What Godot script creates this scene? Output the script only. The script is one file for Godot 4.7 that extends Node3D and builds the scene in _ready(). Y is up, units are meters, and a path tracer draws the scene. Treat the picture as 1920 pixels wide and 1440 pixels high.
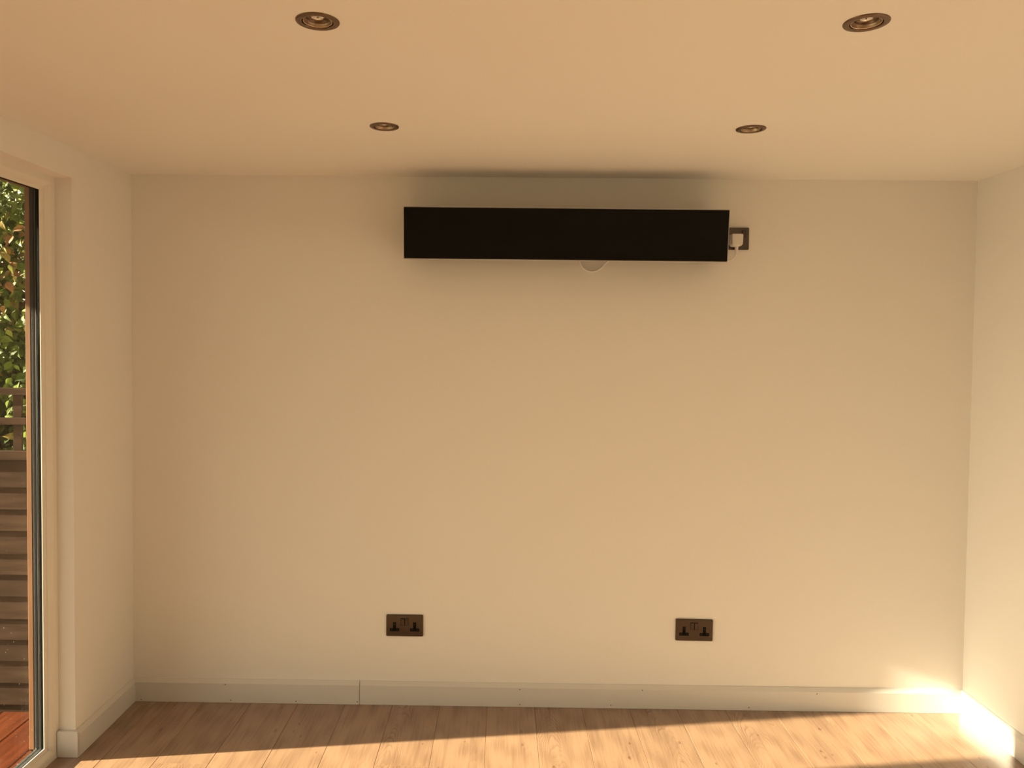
extends Node3D
# Metres, y up. Back wall face z = 0, left wall face x = 0, floor y = 0; the room runs towards +z.

const W := 3.279          # room width
const H := 2.077          # ceiling height
const L := 5.2            # room length
const STUB := 0.4155      # where the glazing begins in the left wall
const GLAZED_TO := 3.829375   # where it ends, stretched out of view for fill light
const HEAD := 1.9755      # underside of the lintel
const DECK_Y := -0.14
const FENCE_Z := -0.2

var rng := RandomNumberGenerator.new()
var used := {}
var M := {}

# ------------------------------------------------------------------ helpers
func numbered(called: String) -> String:
	if not used.has(called):
		used[called] = 0
		return called
	used[called] += 1
	return "%s_%03d" % [called, used[called]]

func thing(called: String, label: String, category: String, at := Vector3.ZERO, group := "", kind := "") -> Node3D:
	var o := Node3D.new()
	o.name = numbered(called)
	add_child(o)
	o.position = at
	tag(o, label, category, group, kind)
	return o

func tag(o: Node, label := "", category := "", group := "", kind := "") -> void:
	if label: o.set_meta("label", label)
	if category: o.set_meta("category", category)
	if group: o.set_meta("group", group)
	if kind: o.set_meta("kind", kind)

func put(called: String, m: Mesh, mat: Material, parent: Node, at := Vector3.ZERO) -> MeshInstance3D:
	var o := MeshInstance3D.new()
	o.name = called if parent != self else numbered(called)
	o.mesh = m
	o.material_override = mat
	o.position = at
	o.cast_shadow = GeometryInstance3D.SHADOW_CASTING_SETTING_ON
	parent.add_child(o, true)
	return o

func tool() -> SurfaceTool:
	var st := SurfaceTool.new()
	st.begin(Mesh.PRIMITIVE_TRIANGLES)
	return st

func vert(st: SurfaceTool, p: Vector3, n: Vector3, uv := Vector2.ZERO) -> void:
	st.set_normal(n)
	st.set_uv(uv)
	st.add_vertex(p)

# a triangle whose front looks along n
func tri(st: SurfaceTool, a: Vector3, b: Vector3, c: Vector3, na: Vector3, nb: Vector3, nc: Vector3) -> void:
	var f := (b - a).cross(c - a)
	if f.dot(na + nb + nc) > 0.0:
		vert(st, a, na); vert(st, c, nc); vert(st, b, nb)
	else:
		vert(st, a, na); vert(st, b, nb); vert(st, c, nc)

func quad(st: SurfaceTool, a: Vector3, b: Vector3, c: Vector3, d: Vector3, n: Vector3) -> void:
	tri(st, a, b, c, n, n, n)
	tri(st, a, c, d, n, n, n)

func quad_n(st: SurfaceTool, a: Vector3, b: Vector3, c: Vector3, d: Vector3, na: Vector3, nb: Vector3, nc: Vector3, nd: Vector3) -> void:
	tri(st, a, b, c, na, nb, nc)
	tri(st, a, c, d, na, nc, nd)

func add_box(st: SurfaceTool, lo: Vector3, hi: Vector3) -> void:
	var p := func(i: int) -> Vector3: return Vector3(hi.x if i & 1 else lo.x, hi.y if i & 2 else lo.y, hi.z if i & 4 else lo.z)
	quad(st, p.call(0), p.call(2), p.call(6), p.call(4), Vector3.LEFT)
	quad(st, p.call(1), p.call(3), p.call(7), p.call(5), Vector3.RIGHT)
	quad(st, p.call(0), p.call(1), p.call(5), p.call(4), Vector3.DOWN)
	quad(st, p.call(2), p.call(3), p.call(7), p.call(6), Vector3.UP)
	quad(st, p.call(0), p.call(1), p.call(3), p.call(2), Vector3.FORWARD)
	quad(st, p.call(4), p.call(5), p.call(7), p.call(6), Vector3.BACK)

# a box with chamfered edges, centred on c
func add_chamfered(st: SurfaceTool, lo: Vector3, hi: Vector3, b: float) -> void:
	var c := (lo + hi) / 2.0
	var h := (hi - lo) / 2.0
	var axes := [Vector3.RIGHT, Vector3.UP, Vector3.BACK]
	for a in 3:
		for s in [-1.0, 1.0]:
			var n: Vector3 = axes[a] * s
			var u: Vector3 = axes[(a + 1) % 3]
			var v: Vector3 = axes[(a + 2) % 3]
			var hu := h.dot(u) - b
			var hv := h.dot(v) - b
			var o: Vector3 = c + n * h[a]
			quad(st, o - u * hu - v * hv, o + u * hu - v * hv, o + u * hu + v * hv, o - u * hu + v * hv, n)
	for a in 3:
		var u: Vector3 = axes[(a + 1) % 3]
		var v: Vector3 = axes[(a + 2) % 3]
		var w: Vector3 = axes[a]
		var hw: float = h[a] - b
		for su in [-1.0, 1.0]:
			for sv in [-1.0, 1.0]:
				var p: Vector3 = c + u * su * h[(a + 1) % 3] + v * sv * (h[(a + 2) % 3] - b)
				var q: Vector3 = c + u * su * (h[(a + 1) % 3] - b) + v * sv * h[(a + 2) % 3]
				quad(st, p - w * hw, p + w * hw, q + w * hw, q - w * hw, (u * su + v * sv).normalized())
	for sx in [-1.0, 1.0]:
		for sy in [-1.0, 1.0]:
			for sz in [-1.0, 1.0]:
				var s := Vector3(sx, sy, sz)
				var n := s.normalized()
				tri(st, c + s * (h - Vector3(0, b, b)), c + s * (h - Vector3(b, 0, b)), c + s * (h - Vector3(b, b, 0)), n, n, n)

func box_mesh(lo: Vector3, hi: Vector3, b := 0.0) -> ArrayMesh:
	var st := tool()
	if b > 0.0: add_chamfered(st, lo, hi, b)
	else: add_box(st, lo, hi)
	return st.commit()

# profile of (radius, y) points turned round the y axis
func add_lathe(st: SurfaceTool, pts: Array, seg := 48, flip := false) -> void:
	for i in pts.size() - 1:
		var p: Vector2 = pts[i]
		var q: Vector2 = pts[i + 1]
		var d := (q - p).normalized()
		var nn := Vector2(d.y, -d.x) * (-1.0 if flip else 1.0)
		for k in seg:
			var a := TAU * k / seg
			var b := TAU * (k + 1) / seg
			var ra := Vector3(cos(a), 0, sin(a))
			var rb := Vector3(cos(b), 0, sin(b))
			var na := ra * nn.x + Vector3.UP * nn.y
			var nb := rb * nn.x + Vector3.UP * nn.y
			quad_n(st, ra * p.x + Vector3.UP * p.y, rb * p.x + Vector3.UP * p.y, rb * q.x + Vector3.UP * q.y, ra * q.x + Vector3.UP * q.y, na, nb, nb, na)

func lathe_mesh(pts: Array, seg := 48, flip := false) -> ArrayMesh:
	var st := tool()
	add_lathe(st, pts, seg, flip)
	return st.commit()

# round tube along points smoothed with a Catmull-Rom curve
func tube_mesh(pts: Array, r: float, seg := 12, sub := 8) -> ArrayMesh:
	var path := []
	for i in pts.size() - 1:
		var p0: Vector3 = pts[maxi(i - 1, 0)]
		var p3: Vector3 = pts[mini(i + 2, pts.size() - 1)]
		for k in sub:
			path.append((pts[i] as Vector3).cubic_interpolate(pts[i + 1], p0, p3, float(k) / sub))
	path.append(pts[-1])
	var st := tool()
	var side := Vector3(0.3, 0.2, 0.93).normalized()
	var rings := []
	for i in path.size():
		var t: Vector3 = ((path[mini(i + 1, path.size() - 1)] as Vector3) - (path[maxi(i - 1, 0)] as Vector3)).normalized()
		side = (side - t * side.dot(t)).normalized()
		var up := t.cross(side)
		var ring := []
		for k in seg:
			var a := TAU * k / seg
			ring.append([path[i], side * cos(a) + up * sin(a)])
		rings.append(ring)
	for i in rings.size() - 1:
		for k in seg:
			var a = rings[i][k]; var b = rings[i][(k + 1) % seg]; var c = rings[i + 1][(k + 1) % seg]; var d = rings[i + 1][k]
			quad_n(st, a[0] + a[1] * r, b[0] + b[1] * r, c[0] + c[1] * r, d[0] + d[1] * r, a[1], b[1], c[1], d[1])
	for e in [0, rings.size() - 1]:
		var n := (rings[0][0][1] as Vector3).cross(rings[0][1][1]).normalized() * (1.0 if e else -1.0)
		for k in seg:
			tri(st, path[e], path[e] + rings[e][k][1] * r, path[e] + rings[e][(k + 1) % seg][1] * r, n, n, n)
	return st.commit()

# outline in x, y (anticlockwise) pushed out from z = 0 to depth, front edge rounded off by b
func plate_mesh(outline: PackedVector2Array, depth: float, b: float, back_scale := 1.0) -> ArrayMesh:
	var st := tool()
	var c := Vector2.ZERO
	for p in outline: c += p
	c /= outline.size()
	var rings := [[0.0, 0.0]]
	if b > 0.0:
		for k in 4:
			var a := PI / 2.0 * k / 3.0
			rings.append([depth - b + b * sin(a), b * (1.0 - cos(a))])
	else:
		rings.append([depth, 0.0])
	var n := outline.size()
	var norm := []
	for i in n:
		var e := (outline[(i + 1) % n] - outline[(i + n - 1) % n]).normalized()
		norm.append(Vector2(e.y, -e.x))
	var at := func(r: int, i: int) -> Vector3:
		var k := back_scale if r == 0 else 1.0
		var q: Vector2 = c + (outline[i] - c) * k - norm[i] * rings[r][1]
		return Vector3(q.x, q.y, rings[r][0])
	for r in rings.size() - 1:
		var fa: float = 0.0 if r == 0 else float(r - 1) / 3.0
		var fb: float = 0.0 if r == 0 else float(r) / 3.0
		for i in n:
			var j := (i + 1) % n
			var nia := Vector3(norm[i].x * cos(fa * 1.57), norm[i].y * cos(fa * 1.57), sin(fa * 1.57))
			var nja := Vector3(norm[j].x * cos(fa * 1.57), norm[j].y * cos(fa * 1.57), sin(fa * 1.57))
			var nib := Vector3(norm[i].x * cos(fb * 1.57), norm[i].y * cos(fb * 1.57), sin(fb * 1.57))
			var njb := Vector3(norm[j].x * cos(fb * 1.57), norm[j].y * cos(fb * 1.57), sin(fb * 1.57))
			quad_n(st, at.call(r, i), at.call(r, j), at.call(r + 1, j), at.call(r + 1, i), nia, nja, njb, nib)
	var last := rings.size() - 1
	for i in n:
		var j := (i + 1) % n
		tri(st, Vector3(c.x, c.y, depth), at.call(last, i), at.call(last, j), Vector3.BACK, Vector3.BACK, Vector3.BACK)
		tri(st, Vector3(c.x, c.y, 0), at.call(0, i), at.call(0, j), Vector3.FORWARD, Vector3.FORWARD, Vector3.FORWARD)
	return st.commit()

func rounded_rect(w: float, h: float, r: float, seg := 5) -> PackedVector2Array:
	var out := PackedVector2Array()
	for q in [[w / 2 - r, h / 2 - r, 0.0], [-w / 2 + r, h / 2 - r, PI / 2], [-w / 2 + r, -h / 2 + r, PI], [w / 2 - r, -h / 2 + r, PI * 1.5]]:
		for k in seg + 1:
			var a: float = q[2] + PI / 2 * k / seg
			out.append(Vector2(q[0] + r * cos(a), q[1] + r * sin(a)))
	return out

func material(called: String, linear: Color, rough: float, metal := 0.0, spec := 0.5) -> StandardMaterial3D:
	var m := StandardMaterial3D.new()
	m.resource_name = called
	m.albedo_color = linear.linear_to_srgb()
	m.roughness = rough
	m.metallic = metal
	m.metallic_specular = spec
	M[called] = m
	return m

func noise_texture(freq: float, octaves: int, lo: Color, hi: Color, size := 512, seed_ := 1, normal := false, bump := 4.0) -> NoiseTexture2D:
	var n := FastNoiseLite.new()
	n.seed = seed_
	n.noise_type = FastNoiseLite.TYPE_SIMPLEX_SMOOTH
	n.frequency = freq
	n.fractal_octaves = octaves
	var t := NoiseTexture2D.new()
	t.noise = n
	t.width = size
	t.height = size
	t.seamless = true
	if normal:
		t.as_normal_map = true
		t.bump_strength = bump
	else:
		var g := Gradient.new()
		g.set_color(0, lo.linear_to_srgb())
		g.set_color(1, hi.linear_to_srgb())
		t.color_ramp = g
	return t

# ------------------------------------------------------------------ textures and materials
const VARIANTS := 8
func oak_image() -> Image:
	var w := 160
	var h := 1536
	var data := PackedByteArray()
	data.resize(w * VARIANTS * h * 3)
	var n := FastNoiseLite.new()
	n.seed = 11
	n.noise_type = FastNoiseLite.TYPE_SIMPLEX
	n.frequency = 1.0
	n.fractal_octaves = 1
	var r2 := RandomNumberGenerator.new()
	r2.seed = 5
	# for each board: where the heart of the log lies across the board, how the log leans, ring pitch, tone and knots
	var uc := [0.35, 1.7, -0.9, 0.6, 1.4, -0.6, 0.25, 2.2]
	var arch := [24.0, 2.0, 3.0, 17.0, 1.5, 3.5, 21.0, 2.5]
	var tone := [1.0, 0.97, 1.03, 0.95, 1.02, 0.98, 1.0, 0.96]
	var knots := []
	for k in VARIANTS:
		var list := []
		for i in 6:
			list.append(Vector3(r2.randf_range(0.12, 0.88), r2.randf_range(0.03, 1.35), r2.randf_range(0.006, 0.014)))
		knots.append(list)
	knots[0][0] = Vector3(0.25, 0.42, 0.010)
	for k in VARIANTS:
		for y in h:
			var v := 1.38 * y / h
			var drift := n.get_noise_2d(v * 1.6, k * 31.7) * 0.35
			var waver := n.get_noise_2d(v * 5.0, k * 17.3 + 90.0) * 0.05
			for x in w:
				var u := float(x) / w
				var ku := u * 0.187
				var warp := 0.0
				var dark := 0.0
				for q: Vector3 in knots[k]:
					var dv := v - q.y
					if absf(dv) < 0.07:
						var du := ku - q.x * 0.187
						var d2 := du * du * 2.2 + dv * dv * 0.45
						var g := exp(-d2 / (q.z * q.z * 2.2))
						warp += g * 0.12
						if d2 < q.z * q.z * 0.5:
							dark = maxf(dark, (1.0 - d2 / (q.z * q.z * 0.5)) * (0.8 + 0.6 * n.get_noise_2d(du * 260.0 + k, dv * 90.0)))
				var a: float = u - uc[k] - drift * 0.25 - waver
				var wob := n.get_noise_2d(u * 3.0 + k * 9.0, v * 3.2) * 0.8 + n.get_noise_2d(u * 11.0 + k * 5.0, v * 9.0) * 0.10
				# flat-sawn boards show arches round the heart, the others run straight
				var ring: float = (v + 2.0) * arch[k] - a * a * 62.0 + wob if arch[k] > 8.0 else a * 12.0 + v * arch[k] + wob
				ring += warp * 12.0
				var f := ring - floorf(ring)
				var line := pow(f, 3.5) * (1.0 - smoothstep(0.93, 1.0, f))
				var fibre := n.get_noise_2d(u * 60.0 + k * 50.0, v * 6.0)
				var fine := n.get_noise_2d(u * 22.0 + k * 70.0, v * 4.5)
				var cloud := n.get_noise_2d(u * 2.2 + k * 40.0, v * 5.0)
				var streak := smoothstep(0.25, 0.8, n.get_noise_2d(u * 9.0 + k * 23.0, v * 1.7 + 40.0))
				var t: float = clampf(0.10 + line * (0.70 if arch[k] > 8.0 else 0.16) * (0.8 + 0.6 * n.get_noise_2d(u * 2.0 + k * 3.0, v * 3.0 + 70.0)) + fibre * 0.09 + fine * 0.11 + cloud * 0.22 + streak * 0.16, 0.0, 1.0)
				var tn: float = tone[k]
				var c := Color(0.325, 0.203, 0.127).lerp(Color(0.150, 0.079, 0.043), t) * tn
				c = c.lerp(Color(0.10, 0.055, 0.03), clampf(dark, 0.0, 0.85)).linear_to_srgb()
				var at := (y * w * VARIANTS + k * w + x) * 3
				data[at] = int(clampf(c.r, 0, 1) * 255.0)
				data[at + 1] = int(clampf(c.g, 0, 1) * 255.0)
				data[at + 2] = int(clampf(c.b, 0, 1) * 255.0)
	return Image.create_from_data(w * VARIANTS, h, false, Image.FORMAT_RGB8, data)

func make_materials() -> void:
	var paint := material("wall_paint", Color(0.86, 0.845, 0.815), 0.75, 0.0, 0.35)
	paint.normal_enabled = true
	paint.normal_texture = noise_texture(0.02, 3, Color.BLACK, Color.WHITE, 512, 3, true, 1.2)
	paint.normal_scale = 0.25
	paint.uv1_triplanar = true
	paint.uv1_world_triplanar = true
	paint.uv1_scale = Vector3.ONE * 1.3
	var ceil_paint := material("ceiling_paint", Color(0.86, 0.845, 0.815), 0.85, 0.0, 0.3)
	ceil_paint.normal_enabled = true
	ceil_paint.normal_texture = paint.normal_texture
	ceil_paint.normal_scale = 0.25
	ceil_paint.uv1_triplanar = true
	ceil_paint.uv1_world_triplanar = true
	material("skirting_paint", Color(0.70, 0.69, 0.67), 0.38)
	material("nail_hole", Color(0.05, 0.035, 0.025), 0.9)
	material("frame_white", Color(0.82, 0.79, 0.73), 0.4)
	material("gasket_black", Color(0.012, 0.012, 0.013), 0.6)
	material("aluminium_grey", Color(0.024, 0.024, 0.024), 0.6, 0.0, 0.16)
	material("dirt", Color(0.75, 0.73, 0.68), 0.9)
	var glass := material("glass", Color(0.92, 0.97, 0.95), 0.0)
	glass.albedo_color.a = 0.003
	glass.metallic_specular = 0.3
	glass.transparency = BaseMaterial3D.TRANSPARENCY_ALPHA
	var oak := material("oak_laminate", Color.WHITE, 0.26, 0.0, 0.45)
	oak.clearcoat_enabled = true
	oak.clearcoat = 0.9
	oak.clearcoat_roughness = 0.16
	oak.albedo_texture = ImageTexture.create_from_image(oak_image())
	material("plank_edge", Color(0.22, 0.13, 0.07), 0.8)
	material("concrete", Color(0.35, 0.33, 0.30), 0.9)
	var cedar := material("cedar", Color.WHITE, 0.6)
	cedar.albedo_texture = noise_texture(0.012, 4, Color(0.19, 0.085, 0.036), Color(0.28, 0.13, 0.056), 256, 21)
	cedar.uv1_triplanar = true
	cedar.uv1_world_triplanar = true
	cedar.uv1_scale = Vector3(9, 0.8, 9)
	for i in 3:
		var deck := material("deck_stain%d" % i, Color(1.0 - 0.12 * i, 1.0 - 0.16 * i, 1.0 - 0.18 * i), 0.5, 0.0, 0.25)
		deck.albedo_texture = noise_texture(0.014, 4, Color(0.062, 0.0155, 0.006), Color(0.122, 0.034, 0.0115), 256, 31 + i)
		deck.uv1_triplanar = true
		deck.uv1_world_triplanar = true
		deck.uv1_scale = Vector3(8, 8, 0.7)
	for i in 3:
		var f := material("fence_stain%d" % i, Color(1.0 - 0.1 * i, 1.0 - 0.1 * i, 1.0 - 0.08 * i), 0.85, 0.0, 0.12)
		f.albedo_texture = noise_texture(0.016, 5, Color(0.028, 0.0165, 0.0105), Color(0.058, 0.035, 0.0225), 256, 41 + i)
		f.uv1_triplanar = true
		f.uv1_world_triplanar = true
		f.uv1_scale = Vector3(0.9, 7, 7)
	material("heater_black", Color(0.006, 0.0055, 0.005), 0.55, 0.0, 0.25)
	material("heater_case", Color(0.022, 0.021, 0.02), 0.5)
	material("heater_trim", Color(0.62, 0.60, 0.57), 0.35)
	material("steel", Color(0.5, 0.49, 0.47), 0.4, 1.0)
	material("white_plastic", Color(0.86, 0.84, 0.80), 0.4)
	material("black_nickel", Color(0.098, 0.084, 0.074), 0.16, 1.0)
	material("socket_black", Color(0.004, 0.0036, 0.0032), 0.5, 0.0, 0.2)
	material("slot_dark", Color(0.003, 0.003, 0.003), 0.8)
	material("bronze", Color(0.19, 0.125, 0.088), 0.34, 1.0)
	material("bronze_bright", Color(0.66, 0.52, 0.40), 0.32, 1.0)
	material("lamp_body", Color(0.86, 0.84, 0.80), 0.18, 0.6)
	var leaf := material("leaf", Color.WHITE, 0.5, 0.0, 0.26)
	leaf.vertex_color_use_as_albedo = true
	leaf.backlight_enabled = true
	leaf.backlight = Color(0.45, 0.5, 0.15)
	for k in 6:
		var c: Color = [Color(0.080, 0.115, 0.020), Color(0.13, 0.17, 0.030), Color(0.045, 0.070, 0.013), Color(0.21, 0.23, 0.045), Color(0.30, 0.22, 0.07), Color(0.27, 0.13, 0.05)][k]
		var lm := material("leaf_%d" % k, c, 0.5, 0.0, 0.26)
		lm.backlight_enabled = true
		lm.backlight = Color(0.55, 0.6, 0.3)
	material("branch", Color(0.10, 0.07, 0.045), 0.9)
	var grass := material("garden_soil", Color.WHITE, 0.95)
	grass.albedo_texture = noise_texture(0.03, 5, Color(0.05, 0.075, 0.02), Color(0.12, 0.12, 0.05), 256, 61)
	grass.uv1_triplanar = true
	grass.uv1_world_triplanar = true
	material("roof_felt", Color(0.07, 0.065, 0.06), 0.9)

# ------------------------------------------------------------------ setting
func build_shell() -> void:
	var st := tool()
	add_box(st, Vector3(-0.118, -0.2, -0.12), Vector3(W + 0.12, 2.12, 0))
	tag(put("wall_back", st.commit(), M.wall_paint, self), "cream painted back wall behind the black heater", "wall", "", "structure")
	st = tool()
	add_box(st, Vector3(W, -0.2, 0), Vector3(W + 0.12, 2.12, L))
	tag(put("wall_right", st.commit(), M.wall_paint, self), "cream painted wall glowing beside the sunlit skirting", "wall", "", "structure")
	st = tool()
	add_box(st, Vector3(-0.118, -0.2, L), Vector3(W + 0.12, 2.12, L + 0.12))
	tag(put("wall_front", st.commit(), M.wall_paint, self), "cream painted wall facing the heater wall", "wall", "", "structure")
	st = tool()
	add_box(st, Vector3(-0.118, -0.2, 0), Vector3(0, 2.12, STUB))
	add_box(st, Vector3(-0.118, HEAD, STUB), Vector3(0, 2.12, GLAZED_TO))
	add_box(st, Vector3(-0.118, -0.2, GLAZED_TO), Vector3(0, 2.12, L))
	tag(put("wall_left", st.commit(), M.wall_paint, self), "cream painted wall pier and lintel around the glazing", "wall", "", "structure")
	# ceiling with holes for the four fittings
	var c := CSGBox3D.new()
	c.name = "ceiling"
	c.size = Vector3(W, 0.043, L)
	c.position = Vector3(W / 2, H + 0.0215, L / 2)
	c.material = M.ceiling_paint
	add_child(c)
	for p: Vector2 in DOWNLIGHTS:
		var h := CSGCylinder3D.new()
		h.name = "downlight_hole"
		h.operation = CSGShape3D.OPERATION_SUBTRACTION
		h.radius = 0.034
		h.height = 0.2
		h.sides = 40
		h.material = M.ceiling_paint
		c.add_child(h, true)
		h.position = Vector3(p.x, H, p.y) - c.position
	tag(c, "smooth cream painted ceiling with recessed spotlights", "ceiling", "", "structure")
	# flat roof that reaches out over the deck: its edge keeps the sun off the upper half of the glazing
	st = tool()
	add_chamfered(st, Vector3(-1.473, 2.12, -0.16), Vector3(W + 0.3, 2.30, L + 0.4), 0.004)
	tag(put("roof", st.commit(), M.roof_felt, self), "flat dark roof reaching out over the decking", "roof", "", "structure")

func plank_mesh(x0: float, x1: float, z0: float, z1: float, variant: int, shift: float) -> ArrayMesh:
	var b := 0.0011
	var y0 := -0.008
	var st := tool()
	var uv := func(p: Vector3) -> Vector2:
		var u: float = clampf((p.x - x0) / (x1 - x0), 0.004, 0.996)
		return Vector2((variant + u) / VARIANTS, (p.z - z0) / 1.38 + shift)
	var lo := [Vector3(x0, -b, z0), Vector3(x1, -b, z0), Vector3(x1, -b, z1), Vector3(x0, -b, z1)]
	var hi := [Vector3(x0 + b, 0, z0 + b), Vector3(x1 - b, 0, z0 + b), Vector3(x1 - b, 0, z1 - b), Vector3(x0 + b, 0, z1 - b)]
	var sides := [Vector3(0, 1, -1), Vector3(1, 1, 0), Vector3(0, 1, 1), Vector3(-1, 1, 0)]
	var face := func(a: Vector3, q: Vector3, c: Vector3, d: Vector3, n: Vector3) -> void:
		for t in [[a, q, c], [a, c, d]]:
			var f: Vector3 = (t[1] - t[0]).cross(t[2] - t[0])
			var order: Array = [t[0], t[2], t[1]] if f.dot(n) > 0.0 else t
			for p: Vector3 in order: vert(st, p, n, uv.call(p))
	face.call(hi[0], hi[1], hi[2], hi[3], Vector3.UP)
	for i in 4:
		var j := (i + 1) % 4
		face.call(lo[i], lo[j], hi[j], hi[i], (sides[i] as Vector3).normalized())
		var n: Vector3 = sides[i] - Vector3.UP
		var di := Vector3(lo[i].x, y0, lo[i].z)
		var dj := Vector3(lo[j].x, y0, lo[j].z)
		face.call(di, dj, lo[j], lo[i], n)
	face.call(Vector3(x0, y0, z0), Vector3(x1, y0, z0), Vector3(x1, y0, z1), Vector3(x0, y0, z1), Vector3.DOWN)
	return st.commit()

func build_floor() -> void:
	var f := thing("floor", "light oak laminate floor with a low sunbeam across it", "floor", Vector3.ZERO, "", "structure")
	put("subfloor", box_mesh(Vector3(-0.118, -0.2, 0), Vector3(W, -0.0085, L)), M.plank_edge, f)
	var x := 1.408 - 0.187 * 8
	var row := 0
	var joint := {2: 0.452, 6: 0.445, 4: 1.02, 9: 0.93, 12: 1.25, 15: 0.78}
	var kinds := [5, 2, 7, 4, 1, 2, 6, 5, 4, 0, 7, 3, 1, 6, 7, 2, 4, 1]
	while x < W:
		var x0 := maxf(x, -0.058)
		var x1 := minf(x + 0.187, W)
		var z: float = joint.get(row, 0.35 + fmod(row * 0.47, 1.05) + 0.2)
		var a := 0.0
		var n := 0
		while a < L:
			var b := minf(z, L)
			var zz := a
			var k: int = kinds[(row + n * 7) % kinds.size()]
			# in the rows by the wall the board starts part-way along its grain
			var shift := (1.38 - (b - a)) / 1.38 if n == 0 else 0.0
			if x1 - x0 > 0.01:
				put("plank", plank_mesh(x0 + 0.0002, x1 - 0.0002, zz + 0.0002, b - 0.0002, k, shift), M.oak_laminate, f)
			a = z
			z += 1.38
			n += 1
		x += 0.187
		row += 1

# skirting: front face 78 mm high, chamfered back to the wall at 91 mm
const SKIRT := [Vector2(0, 0.0006), Vector2(0.015, 0.0006), Vector2(0.015, 0.0765), Vector2(0.0135, 0.0785), Vector2(0.004, 0.0905), Vector2(0, 0.0915)]
# along x (dir 0, on the back wall) or z (dir 1 left wall, dir 2 right wall); m0, m1: mitres at the ends
func skirt_mesh(dir: int, a: float, b: float, m0: float, m1: float) -> ArrayMesh:
	var st := tool()
	var at := func(p: Vector2, e: int) -> Vector3:
		var s: float = a + m0 * p.x if e == 0 else b - m1 * p.x
		if dir == 0: return Vector3(s, p.y, p.x)
		if dir == 1: return Vector3(p.x, p.y, s)
		return Vector3(W - p.x, p.y, s)
	var n := SKIRT.size()
	for i in n:
		var p: Vector2 = SKIRT[i]
		var q: Vector2 = SKIRT[(i + 1) % n]
		var d := (q - p).normalized()
		var nn := Vector2(d.y, -d.x)
		var n3 := Vector3(0, nn.y, nn.x) if dir == 0 else Vector3(nn.x * (1 if dir == 1 else -1), nn.y, 0)
		quad(st, at.call(p, 0), at.call(p, 1), at.call(q, 1), at.call(q, 0), n3)
	for e in 2:
		var along := Vector3.RIGHT if dir == 0 else Vector3.BACK
		var n3 := along * (1.0 if e else -1.0)
		for i in range(1, n - 1):
			tri(st, at.call(SKIRT[0], e), at.call(SKIRT[i], e), at.call(SKIRT[i + 1], e), n3, n3, n3)
	return st.commit()

func build_skirting() -> void:
	var back := thing("baseboard_back", "off-white chamfered skirting along the heater wall", "skirting", Vector3.ZERO, "", "structure")
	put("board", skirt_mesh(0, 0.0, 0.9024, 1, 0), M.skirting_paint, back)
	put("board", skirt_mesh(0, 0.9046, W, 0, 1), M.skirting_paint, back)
	var nail := lathe_mesh([Vector2(0.0, 0.0006), Vector2(0.0014, 0.0006), Vector2(0.0022, 0.0)], 10)
	for p in [[0.0373, 0.0073], [0.371, 0.0725], [0.3931, 0.0103], [0.6524, 0.0105], [0.8947, 0.0123], [1.5367, 0.0701], [1.5373, 0.0106], [1.8962, 0.0129], [2.0183, 0.0750], [2.7033, 0.0705], [2.4374, 0.0119]]:
		put("nail_hole", nail, M.nail_hole, back, Vector3(p[0], p[1], 0.015)).rotation.x = PI / 2
	var left := thing("baseboard_left", "off-white skirting with a squared return at the window reveal", "skirting", Vector3.ZERO, "", "structure")
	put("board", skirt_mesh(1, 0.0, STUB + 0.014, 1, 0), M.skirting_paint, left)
	# the return turns the corner into the reveal
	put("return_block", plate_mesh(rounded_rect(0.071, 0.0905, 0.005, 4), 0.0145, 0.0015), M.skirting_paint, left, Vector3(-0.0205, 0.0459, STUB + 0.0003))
	var right := thing("baseboard_right", "off-white skirting struck by bright low sunlight", "skirting", Vector3.ZERO, "", "structure")
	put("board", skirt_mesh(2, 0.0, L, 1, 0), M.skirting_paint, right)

# one mitred side of a rectangular frame lying in a plane of constant x.
# profile: (inset from the outer edge, x); outer rectangle z0..z1, y0..y1; side 0 far jamb, 1 near jamb, 2 sill, 3 head
func frame_side(profile: Array, z0: float, z1: float, y0: float, y1: float, side: int) -> ArrayMesh:
	var st := tool()
	var at := func(p: Vector2, e: int) -> Vector3:
		var i := p.x
		match side:
			0: return Vector3(p.y, (y0 + i) if e == 0 else (y1 - i), z0 + i)
			1: return Vector3(p.y, (y0 + i) if e == 0 else (y1 - i), z1 - i)
			2: return Vector3(p.y, y0 + i, (z0 + i) if e == 0 else (z1 - i))
		return Vector3(p.y, y1 - i, (z0 + i) if e == 0 else (z1 - i))
	var inward: Vector3 = [Vector3.BACK, Vector3.FORWARD, Vector3.UP, Vector3.DOWN][side]
	var n := profile.size()
	for k in n:
		var p: Vector2 = profile[k]
		var q: Vector2 = profile[(k + 1) % n]
		var d := (q - p).normalized()
		# profile runs anticlockwise in (inset, x): outward is the right-hand side
		var nn := Vector2(d.y, -d.x)
		quad(st, at.call(p, 0), at.call(p, 1), at.call(q, 1), at.call(q, 0), (inward * nn.x + Vector3.RIGHT * nn.y).normalized())
	return st.commit()

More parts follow.
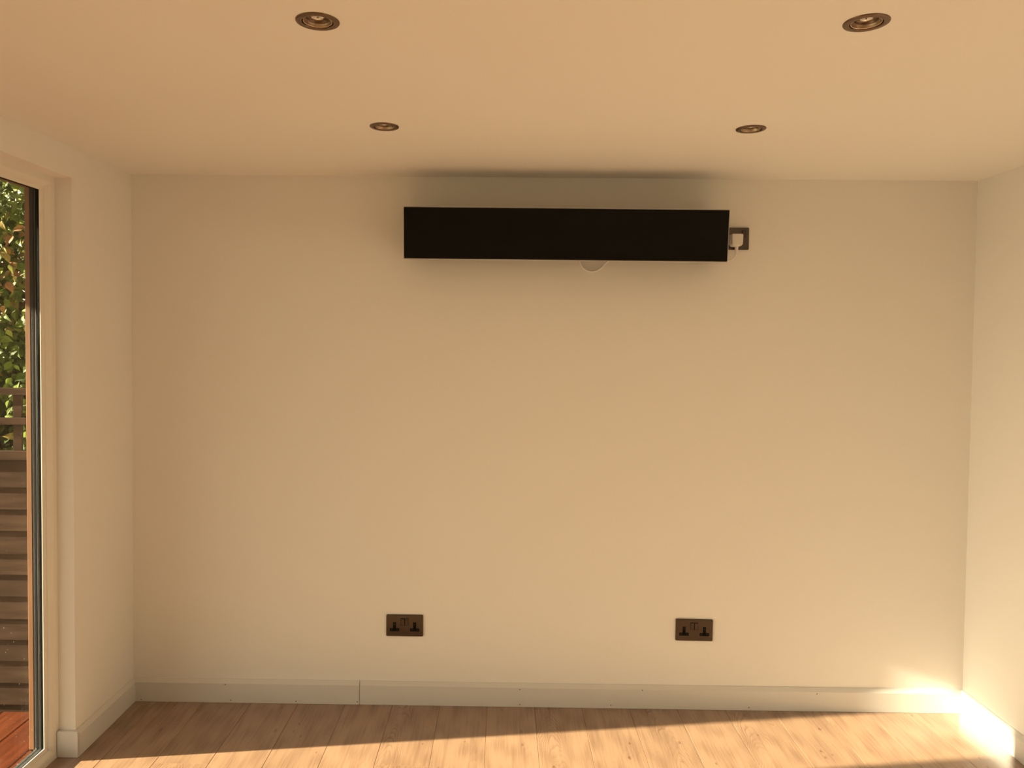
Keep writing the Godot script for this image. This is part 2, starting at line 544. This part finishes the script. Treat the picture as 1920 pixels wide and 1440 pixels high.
func build_glazed_unit(called: String, label: String, z0: float, z1: float, face: float, is_door: bool) -> void:
	var w := thing(called, label, "added_door" if is_door else "window", Vector3.ZERO, "", "structure")
	var y1 := HEAD
	var f := face
	# white inner frame, stepped back towards the glass
	var white := [Vector2(0, -0.081), Vector2(f, -0.081), Vector2(f, -0.0782), Vector2(f - 0.003, -0.0755), Vector2(f - 0.011, -0.0735), Vector2(f - 0.0125, -0.070), Vector2(f - 0.020, -0.0625), Vector2(f - 0.026, -0.059), Vector2(f - 0.030, -0.058), Vector2(0, -0.058)]
	var dark := [Vector2(0, -0.118), Vector2(f - 0.0085, -0.118), Vector2(f - 0.007, -0.1165), Vector2(f - 0.007, -0.104), Vector2(f - 0.009, -0.103), Vector2(f - 0.009, -0.081), Vector2(0, -0.081)]
	var seal := [Vector2(f - 0.009, -0.0975), Vector2(f - 0.0015, -0.0975), Vector2(f - 0.0005, -0.0955), Vector2(f - 0.009, -0.0945)]
	var lining := [Vector2(0.0, -0.134), Vector2(f - 0.008, -0.134), Vector2(f - 0.0065, -0.1325), Vector2(f - 0.0065, -0.1182), Vector2(0.0, -0.1182)]
	for s in 4:
		put("frame_stile" if s < 2 else "frame_rail", frame_side(white, z0, z1, 0.0, y1, s), M.frame_white, w)
		put("outer_frame", frame_side(dark, z0, z1, 0.0, y1, s), M.aluminium_grey, w)
		put("glazing_seal", frame_side(seal, z0, z1, 0.0, y1, s), M.gasket_black, w)
		if s != 2:
			put("timber_lining", frame_side(lining, z0, z1, 0.0, y1, s), M.cedar, w)
	put("pane", box_mesh(Vector3(-0.0945, f - 0.006, z0 + f - 0.006), Vector3(-0.0865, y1 - f + 0.006, z1 - f + 0.006)), M.glass, w)
	if is_door:
		var hd := put("door_handle", plate_mesh(rounded_rect(0.03, 0.22, 0.012), 0.01, 0.003), M.steel, w, Vector3(-0.058, 1.02, z1 - f / 2))
		hd.rotation.y = PI / 2
		put("lever", tube_mesh([Vector3(0, 0.04, 0.01), Vector3(0, 0.04, 0.04), Vector3(0.012, 0.04, 0.052), Vector3(0.11, 0.04, 0.052)], 0.009), M.steel, hd)
	else:
		# dried splashes on the outside of the pane
		var st := tool()
		var r := RandomNumberGenerator.new()
		r.seed = 77
		var streaks := [[Vector2(0.11, 0.50), Vector2(0.25, 0.535)], [Vector2(0.2, 0.22), Vector2(0.29, 0.26)], [Vector2(0.60, 0.1), Vector2(0.64, 0.26)], [Vector2(0.55, 0.2), Vector2(0.62, 0.9)]]
		for i in 150:
			var p := Vector2(z0 + f + 0.005 + r.randf() * (z1 - z0 - 2 * f), f + 0.01 + pow(r.randf(), 2.2) * 1.2)
			var rad := r.randf_range(0.0004, 0.0011) * (1.7 if r.randf() < 0.12 else 1.0)
			var q := PackedVector3Array()
			for k in 6:
				var a := TAU * k / 6
				q.append(Vector3(-0.0949, p.y + sin(a) * rad * r.randf_range(0.8, 1.5), p.x + cos(a) * rad * r.randf_range(0.6, 1.2)))
			for k in 6:
				tri(st, Vector3(-0.0953, p.y, p.x), q[k], q[(k + 1) % 6], Vector3.LEFT, Vector3.LEFT, Vector3.LEFT)
		tag(put("dried_splashes", st.commit(), M.dirt, w), "pale dried splashes on the pane", "", "", "stuff")

func build_glazing() -> void:
	build_glazed_unit("window_1", "narrow full-height fixed pane in a white frame beside the wall pier", STUB, 0.8575, 0.0495, false)
	var z := 0.8575  # unseen patio doors, added in number to suit the fill light they admit
	var n := 1
	while z < GLAZED_TO - 0.3:
		build_glazed_unit("added_door_%d" % n, "white framed glazed patio unit added for fill light next to the fixed pane" if n == 1 else "white framed glazed patio unit added for fill light, number %s along from the fixed pane" % ["", "", "two", "three", "four"][n], z, z + 0.990625, 0.085, true)
		z += 0.990625
		n += 1

# ------------------------------------------------------------------ things
const DOWNLIGHTS := [Vector2(1.0778, 1.4471), Vector2(2.1663, 1.4572), Vector2(1.0952, 0.6941), Vector2(2.1829, 0.6982)]

func build_downlights() -> void:
	var first: Node3D
	var labels := ["bronze recessed ceiling spotlight in the row further from the heater", "bronze recessed ceiling spotlight in the row further from the heater",
		"bronze recessed ceiling spotlight in the row close to the heater, window side", "bronze recessed ceiling spotlight in the row close to the heater, sunlit wall side"]
	labels[0] += ", window side"
	labels[1] += ", sunlit wall side"
	for i in 4:
		var p: Vector2 = DOWNLIGHTS[i]
		if i == 0:
			first = thing("ceiling_spotlight", labels[i], "spotlight", Vector3(p.x, H, p.y), "recessed spotlights in the ceiling")
			# y = 0 is the ceiling face; the fitting hangs 3 mm proud and reaches up into the hole
			put("bezel", lathe_mesh([Vector2(0.0306, 0.004), Vector2(0.0306, -0.0022), Vector2(0.0314, -0.0032), Vector2(0.0355, -0.0036), Vector2(0.0405, -0.0030), Vector2(0.0428, -0.0020), Vector2(0.0435, -0.0004), Vector2(0.0435, 0.0)], 56, true), M.bronze, first)
			var ring := put("tilt_ring", lathe_mesh([Vector2(0.0291, 0.006), Vector2(0.0291, -0.0012), Vector2(0.0285, -0.0016), Vector2(0.0274, -0.0010), Vector2(0.0264, 0.0034), Vector2(0.0256, 0.0058)], 56, false), M.bronze_bright, first)
			for k in 2:
				put("lamp_clip", box_mesh(Vector3(-0.003, -0.0004, -0.0008), Vector3(0.003, 0.0075, 0.0008), 0.0003), M.bronze, ring, Vector3(0.0262, 0.002, 0.004 if k == 0 else -0.004)).rotation.z = -0.16
			put("can", lathe_mesh([Vector2(0.0338, 0.001), Vector2(0.0338, 0.040), Vector2(0.0, 0.040)], 40, false), M.steel, first)
			var lamp := put("lamp", lathe_mesh([Vector2(0.0262, 0.0054), Vector2(0.0245, 0.0044), Vector2(0.0222, 0.0050), Vector2(0.0205, 0.0085), Vector2(0.0172, 0.0100), Vector2(0.0, 0.0105)], 48, true), M.bronze, first)
			# six-sided moulded lens round a dark centre
			put("lens", lathe_mesh([Vector2(0.0040, 0.0), Vector2(0.0052, -0.0030), Vector2(0.0085, -0.0046), Vector2(0.0125, -0.0034), Vector2(0.0158, 0.0)], 6, true), M.lamp_body, lamp, Vector3(0, 0.0100, 0))
			put("centre_screw", lathe_mesh([Vector2(0.0, -0.0022), Vector2(0.0022, -0.0018), Vector2(0.0026, 0.0)], 16, true), M.socket_black, lamp, Vector3(0, 0.0098, 0))
		else:
			var c: Node3D = first.duplicate()
			c.name = numbered("ceiling_spotlight")
			add_child(c)
			c.position = Vector3(p.x, H, p.y)
			c.rotation.y = [0.0, -1.0, 0.3, -0.8][i]
			c.set_meta("label", labels[i])

func add_outlet(plate: Node3D, x: float, y: float) -> void:
	# a black T-shaped insert with three pads; dark colour stands in for hole depth
	var t := PackedVector2Array([Vector2(0.006, -0.006), Vector2(0.006, 0.024 - 0.006), Vector2(-0.006, 0.018), Vector2(-0.006, -0.006), Vector2(-0.0185, -0.006), Vector2(-0.0185, -0.018), Vector2(0.0185, -0.018), Vector2(0.0185, -0.006)])
	var st := tool()
	add_chamfered(st, Vector3(-0.006, -0.007, 0), Vector3(0.006, 0.018, 0.0009), 0.0003)
	add_chamfered(st, Vector3(-0.0185, -0.018, 0), Vector3(0.0185, -0.006, 0.0009), 0.0003)
	var ins := put("outlet_insert", st.commit(), M.socket_black, plate, Vector3(x, y, 0.0058))
	put("painted_pin_hole", box_mesh(Vector3(-0.0024, -0.0046, 0), Vector3(0.0024, 0.0046, 0.0004)), M.slot_dark, ins, Vector3(0, 0.0095, 0.0008))
	for s in [-1, 1]:
		put("painted_pin_hole", box_mesh(Vector3(-0.0036, -0.0023, 0), Vector3(0.0036, 0.0023, 0.0004)), M.slot_dark, ins, Vector3(s * 0.0111, -0.012, 0.0008))

func add_rocker(plate: Node3D, x: float, y: float, w: float, h: float, lit := 0.05) -> void:
	var sur := put("switch_surround", box_mesh(Vector3(-w / 2 - 0.0014, -h / 2 - 0.0014, 0), Vector3(w / 2 + 0.0014, h / 2 + 0.0014, 0.0006), 0.0002), M.slot_dark, plate, Vector3(x, y, 0.0058))
	var r := put("rocker", box_mesh(Vector3(-w / 2, -h / 2, 0), Vector3(w / 2, h / 2, 0.0032), 0.0008), M.black_nickel, sur, Vector3(0, 0, 0.0002))
	r.rotation.x = lit

func build_sockets() -> void:
	var d := thing("double_socket", "black nickel double socket on the window side of the wall, above the skirting", "socket", Vector3(1.0793, 0.3152, 0.0), "double sockets low on the back wall")
	put("plate", plate_mesh(rounded_rect(0.146, 0.0858, 0.004), 0.0062, 0.0018), M.black_nickel, d)
	for s in [-1, 1]:
		add_outlet(d, s * 0.040, -0.0045)
		add_rocker(d, s * 0.0078, 0.0155, 0.0132, 0.026, 0.06)
	var e: Node3D = d.duplicate()
	e.name = numbered("double_socket")
	add_child(e)
	e.position = Vector3(2.2201, 0.3131, 0.0)
	e.rotation.z = -0.008
	e.set_meta("label", "black nickel double socket on the sunlit side of the wall, above the skirting")
	# single socket half hidden by the heater
	var s1 := thing("single_socket", "black nickel single socket beside the heater with a white plug in it", "socket", Vector3(2.3600, 1.8473, 0.0))
	put("plate", plate_mesh(rounded_rect(0.086, 0.0858, 0.004), 0.0062, 0.0018), M.black_nickel, s1)
	add_outlet(s1, -0.008, -0.006)
	add_rocker(s1, 0.0215, 0.0195, 0.0125, 0.0245, 0.06)

func build_plug() -> void:
	var p := thing("mains_plug", "white three-pin mains plug with a thin cable, pushed into the single socket", "plug", Vector3(2.348, 1.838, 0.0072))
	# front outline narrows downwards
	var o := PackedVector2Array()
	var corners := [Vector2(0.0225, 0.0235), Vector2(-0.0225, 0.0235), Vector2(-0.0205, -0.0225), Vector2(0.0205, -0.0225)]
	for i in 4:
		var c: Vector2 = corners[i]
		var prev: Vector2 = corners[(i + 3) % 4]
		var next: Vector2 = corners[(i + 1) % 4]
		var r := 0.0055 if i < 2 else 0.010
		var a := c + (prev - c).normalized() * r
		var b := c + (next - c).normalized() * r
		for k in 6:
			o.append(a.bezier_interpolate(a.lerp(c, 0.55), b.lerp(c, 0.55), b, k / 5.0))
	put("body", plate_mesh(o, 0.036, 0.004, 1.04), M.white_plastic, p)
	# finger ridge along the side and the ribbed cable sleeve
	put("grip", box_mesh(Vector3(-0.0245, -0.016, 0.004), Vector3(-0.021, 0.006, 0.018), 0.001), M.white_plastic, p)
	var sl := put("cable_sleeve", lathe_mesh([Vector2(0.0, -0.028), Vector2(0.0045, -0.028), Vector2(0.0052, -0.024), Vector2(0.0062, -0.010), Vector2(0.0075, 0.0)], 20, false), M.white_plastic, p, Vector3(0.0015, -0.0205, 0.020))
	sl.rotation.z = -0.05
	for k in 4:
		put("rib", lathe_mesh([Vector2(0.0050, -0.0008), Vector2(0.0066 - 0.0002 * k, 0.0), Vector2(0.0050, 0.0008)], 20, true), M.white_plastic, sl, Vector3(0, -0.009 - 0.0042 * k, 0))
	var o2 := Vector3(2.348, 1.838, 0.0072)
	var pts := [Vector3(2.3485, 1.792, 0.0272), Vector3(2.3455, 1.781, 0.027), Vector3(2.337, 1.769, 0.026), Vector3(2.324, 1.7615, 0.026), Vector3(2.306, 1.7585, 0.026), Vector3(2.25, 1.768, 0.026), Vector3(2.05, 1.79, 0.024), Vector3(1.92, 1.785, 0.026),
		Vector3(1.8557, 1.7520, 0.014), Vector3(1.8356, 1.7312, 0.009), Vector3(1.8154, 1.7188, 0.008), Vector3(1.7931, 1.7150, 0.008), Vector3(1.7720, 1.7225, 0.008), Vector3(1.7590, 1.7335, 0.009), Vector3(1.7499, 1.7475, 0.014), Vector3(1.743, 1.775, 0.024), Vector3(1.742, 1.80, 0.034)]
	for i in pts.size(): pts[i] = pts[i] - o2
	put("cable", tube_mesh(pts, 0.0026, 10, 6), M.white_plastic, p)

func build_heater() -> void:
	# tilted so that the front leans a little towards the floor
	var h := thing("wall_heater", "long black electric heater with a thin pale trim, high on the wall", "heater", Vector3(1.6818, 1.8362, 0.0))
	var tilt := 0.095
	var face := put("front_panel", plate_mesh(rounded_rect(1.188, 0.1858, 0.0025, 3), 0.012, 0.0015), M.heater_black, h, Vector3(0, 0, 0.158))
	face.rotation = Vector3(tilt, 0, -0.0014)
	var case := put("case", box_mesh(Vector3(-0.596, -0.0948, -0.128), Vector3(0.596, 0.0948, -0.003), 0.003), M.heater_case, h, Vector3(0, 0, 0.158))
	case.rotation = face.rotation
	var rim := put("trim", box_mesh(Vector3(-0.5978, -0.0962, -0.003), Vector3(0.5978, 0.0962, 0.004), 0.0008), M.heater_trim, h, Vector3(0, 0, 0.158))
	rim.rotation = face.rotation
	put("trim_line", box_mesh(Vector3(-0.589, -0.0008, 0), Vector3(0.589, 0.0008, 0.0006), 0.0002), M.slot_dark, face, Vector3(0, -0.0890, 0.0119))
	for x in [-0.42, 0.42]:
		var b := put("wall_bracket", box_mesh(Vector3(-0.03, -0.05, 0), Vector3(0.03, 0.05, 0.004), 0.0005), M.steel, h, Vector3(x, 0, 0))
		put("bracket_arm", box_mesh(Vector3(-0.012, -0.04, 0.004), Vector3(0.012, 0.04, 0.034), 0.0005), M.steel, b)

# ------------------------------------------------------------------ outside
func build_outside() -> void:
	tag(put("ground", box_mesh(Vector3(-14, -0.5, -9), Vector3(-0.13, -0.22, 12)), M.garden_soil, self), "garden ground beyond the decking", "ground", "", "structure")
	var deck := thing("deck", "reddish brown timber decking outside the glazing", "decking", Vector3.ZERO, "", "structure")
	var x := -0.4918 + 0.148 * 2
	var i := 0
	while x > -3.0:
		var x1 := minf(x, -0.15)
		put("deck_board", box_mesh(Vector3(x - 0.143, DECK_Y - 0.028, FENCE_Z + 0.03), Vector3(x1, DECK_Y, L), 0.003), M["deck_stain%d" % (i * 2 % 3)], deck)
		x -= 0.148
		i += 1
	for z in [0.1, 1.3, 2.5, 3.7, 4.9]:
		put("joist", box_mesh(Vector3(-3.0, -0.222, z), Vector3(-0.16, DECK_Y - 0.028, z + 0.045)), M.fence_stain2, deck)
	# fence: overlapping horizontal boards, trellis on top
	var f := thing("fence", "dark brown overlapping board fence with a square trellis on top", "fence", Vector3(0, 0, FENCE_Z))
	var y := -0.215
	i = 0
	while y < 0.88:
		var st := tool()
		# thick lower edge forward, thin upper edge tucked behind the next board
		var a := Vector3(-3.2, y, 0.004); var b := Vector3(-0.14, y + rng.randf_range(-0.004, 0.004), 0.004)
		var up := Vector3(0, 0.118, -0.016)
		var t := Vector3(0, 0, -0.013)
		var t2 := Vector3(0, 0, -0.004)
		quad(st, a, b, b + up, a + up, Vector3(0, 0.15, 1).normalized())
		quad(st, a, b, b + t, a + t, Vector3.DOWN)
		quad(st, a + t, b + t, b + up + t2, a + up + t2, Vector3.FORWARD)
		quad(st, a + up, b + up, b + up + t2, a + up + t2, Vector3.UP)
		quad(st, a, a + up, a + up + t2, a + t, Vector3.LEFT)
		quad(st, b, b + up, b + up + t2, b + t, Vector3.RIGHT)
		put("fence_board", st.commit(), M["fence_stain%d" % [0, 1, 0, 2, 1, 0, 2, 0, 1, 0, 1, 2, 0, 1][i % 14]], f)
		y += 0.0925
		i += 1
	put("top_rail", box_mesh(Vector3(-3.2, 0.9215, -0.018), Vector3(-0.14, 0.9598, 0.014), 0.002), M.fence_stain0, f)
	for r in [[1.0702, 1.0994], [1.196, 1.2252]]:
		put("trellis_rail", box_mesh(Vector3(-3.2, r[0], -0.004), Vector3(-0.14, r[1], 0.012), 0.0015), M.fence_stain0, f)
	var sx := -0.5860 + 0.127 * 3
	while sx > -3.2:
		put("trellis_slat", box_mesh(Vector3(sx - 0.018, 0.945, -0.018), Vector3(sx + 0.018, 1.215, -0.0045), 0.0015), M.fence_stain1, f)
		sx -= 0.127
	for px in [-0.2, -1.75, -3.2]:
		put("fence_post", box_mesh(Vector3(px - 0.04, -0.4, -0.10), Vector3(px + 0.04, 1.235, -0.02), 0.004), M.fence_stain1, f)
	build_hedge()

func leaf_mesh() -> ArrayMesh:
	# pointed oval leaf, unit length along y, folded along its midrib and curled at the tip
	var st := tool()
	var ws := [0.0, 0.2, 0.27, 0.22, 0.1, 0.0]
	var rows := []
	for i in 6:
		var t := i / 5.0
		var bend := -0.30 * t * t
		rows.append([Vector3(-ws[i], t - 0.1 * t * t, bend + ws[i] * 0.35), Vector3(0, t - 0.1 * t * t, bend), Vector3(ws[i], t - 0.1 * t * t, bend + ws[i] * 0.35)])
	for i in 5:
		for s in 2:
			var a: Vector3 = rows[i][s]; var b: Vector3 = rows[i][s + 1]; var c: Vector3 = rows[i + 1][s + 1]; var d: Vector3 = rows[i + 1][s]
			var n := (c - a).cross(d - b)
			n = (n if n.z > 0 else -n).normalized()
			quad(st, a, b, c, d, n)
	return st.commit()

func build_hedge() -> void:
	var hd := thing("hedge", "leafy evergreen hedge growing behind the trellis, some leaves turned yellow", "hedge", Vector3(0, -0.22, 0))
	var r := RandomNumberGenerator.new()
	r.seed = 404
	var n := FastNoiseLite.new()
	n.seed = 9
	n.frequency = 2.2
	var lm := leaf_mesh()
	# stems
	for i in 26:
		var p := Vector3(r.randf_range(-3.4, -0.15), 0, r.randf_range(-1.25, -0.5))
		var pts := [p]
		for k in 4:
			p += Vector3(r.randf_range(-0.12, 0.12), r.randf_range(0.55, 0.72), r.randf_range(-0.06, 0.1))
			pts.append(p)
		put("stem", tube_mesh(pts, r.randf_range(0.006, 0.013), 6, 3), M.branch, hd)
	var place := func(p: Vector3) -> Transform3D:
		var out := Vector3(r.randf_range(-0.9, 0.6), r.randf_range(-0.1, 0.9), r.randf_range(0.2, 1.2)).normalized()
		var down := Vector3(r.randf_range(-1, 1), r.randf_range(-1.1, 0.5), r.randf_range(-0.4, 0.6)).normalized()
		var yv := (down - out * down.dot(out)).normalized()
		var s := r.randf_range(0.036, 0.068)
		return Transform3D(Basis(yv.cross(out), yv, out).scaled(Vector3.ONE * s), p)
	var kind := func(p: Vector3) -> int:
		var a := r.randf()
		# a bough with yellowing leaves about head height
		var sick := clampf(1.0 - absf(p.y - 1.95) / 0.28, 0.0, 1.0) * 0.5
		if a < sick: return 4 if r.randf() < 0.6 else 5
		a = r.randf()
		return 0 if a < 0.34 else 1 if a < 0.6 else 2 if a < 0.86 else 3 if a < 0.97 else 4
	# the 300 leaves that show through the glass
	var made := 0
	while made < 300:
		var z := r.randf_range(-0.62, -0.34)
		var k := (3.0 - z) / 3.2
		var p := Vector3(1.4554 + (r.randf_range(-0.70, -0.545) - 1.4554) * k, r.randf_range(1.12, 2.42), z)
		if n.get_noise_3d(p.x * 1.6, p.y * 1.6, p.z * 1.6) < -0.28: continue
		var o := put("leaf", lm, M["leaf_%d" % kind.call(p)], hd)
		o.transform = place.call(p)
		made += 1
	# all the others
	var mm := MultiMesh.new()
	mm.transform_format = MultiMesh.TRANSFORM_3D
	mm.use_colors = true
	mm.mesh = lm
	var ts := []
	var cs := []
	var cols := [Color(0.080, 0.115, 0.020), Color(0.13, 0.17, 0.030), Color(0.045, 0.070, 0.013), Color(0.21, 0.23, 0.045), Color(0.30, 0.22, 0.07), Color(0.27, 0.13, 0.05)]
	while ts.size() < 64000:
		var p := Vector3(r.randf_range(-3.6, -0.12), r.randf_range(0.35, 2.62), -0.33 - pow(r.randf(), 1.3) * 1.1)
		var top := 2.36 + 0.12 * sin(p.x * 5.0) + 0.06 * sin(p.x * 13.0 + p.z * 9.0)
		if p.y > top: continue
		if p.z > -0.5 and n.get_noise_3d(p.x * 1.6, p.y * 1.6, p.z * 1.6) < -0.15: continue
		ts.append(place.call(p))
		cs.append(cols[kind.call(p)])
	mm.instance_count = ts.size()
	for i in ts.size():
		mm.set_instance_transform(i, ts[i])
		mm.set_instance_color(i, cs[i])
	var mi := MultiMeshInstance3D.new()
	mi.name = "foliage"
	mi.multimesh = mm
	mi.material_override = M.leaf
	mi.set_meta("kind", "stuff")
	hd.add_child(mi)

# ------------------------------------------------------------------
func _ready() -> void:
	rng.seed = 1
	# camera: 26 mm phone lens (focal length 1442 px in a 1920 x 1440 frame), slightly off-axis crop
	var cam := Camera3D.new()
	cam.name = "camera"
	cam.projection = Camera3D.PROJECTION_FRUSTUM
	cam.near = 0.05
	cam.far = 100.0
	cam.size = 0.05 * 1440.0 / 1442.0
	cam.frustum_offset = Vector2(31.52, -32.95) / 1442.0 * 0.05
	cam.position = Vector3(1.4554, 1.4398, 3.0039)
	cam.rotation = Vector3(-0.0323, 0.0097, 0.0103)
	add_child(cam)
	cam.current = true
	# hazy, low golden sun from beyond the glazing
	var env := Environment.new()
	var sky := ProceduralSkyMaterial.new()
	sky.sky_top_color = Color(0.62, 0.60, 0.54)
	sky.sky_horizon_color = Color(0.86, 0.79, 0.64)
	sky.ground_horizon_color = Color(0.42, 0.36, 0.26)
	sky.ground_bottom_color = Color(0.25, 0.22, 0.16)
	sky.sky_energy_multiplier = 2.0
	sky.sun_angle_max = 20.0
	env.background_mode = Environment.BG_SKY
	env.sky = Sky.new()
	env.sky.sky_material = sky
	env.tonemap_mode = Environment.TONE_MAPPER_LINEAR
	env.tonemap_exposure = 1.0
	env.sdfgi_enabled = true
	env.ssao_enabled = true
	env.ssil_enabled = true
	var we := WorldEnvironment.new()
	we.name = "environment"
	we.environment = env
	add_child(we)
	var sun := DirectionalLight3D.new()
	sun.name = "sun"
	sun.light_color = Color(1.0, 0.875, 0.59).linear_to_srgb()
	sun.light_energy = 8.2
	sun.light_angular_distance = 0.75
	sun.shadow_enabled = true
	sun.sky_mode = DirectionalLight3D.SKY_MODE_LIGHT_ONLY
	add_child(sun)
	sun.look_at_from_position(Vector3(-10, 4.3, 1.5), Vector3(-10, 4.3, 1.5) + Vector3(1.0, -0.433, -0.1465))

	make_materials()
	build_shell()
	build_floor()
	build_skirting()
	build_glazing()
	build_outside()
	build_heater()
	build_sockets()
	build_plug()
	build_downlights()
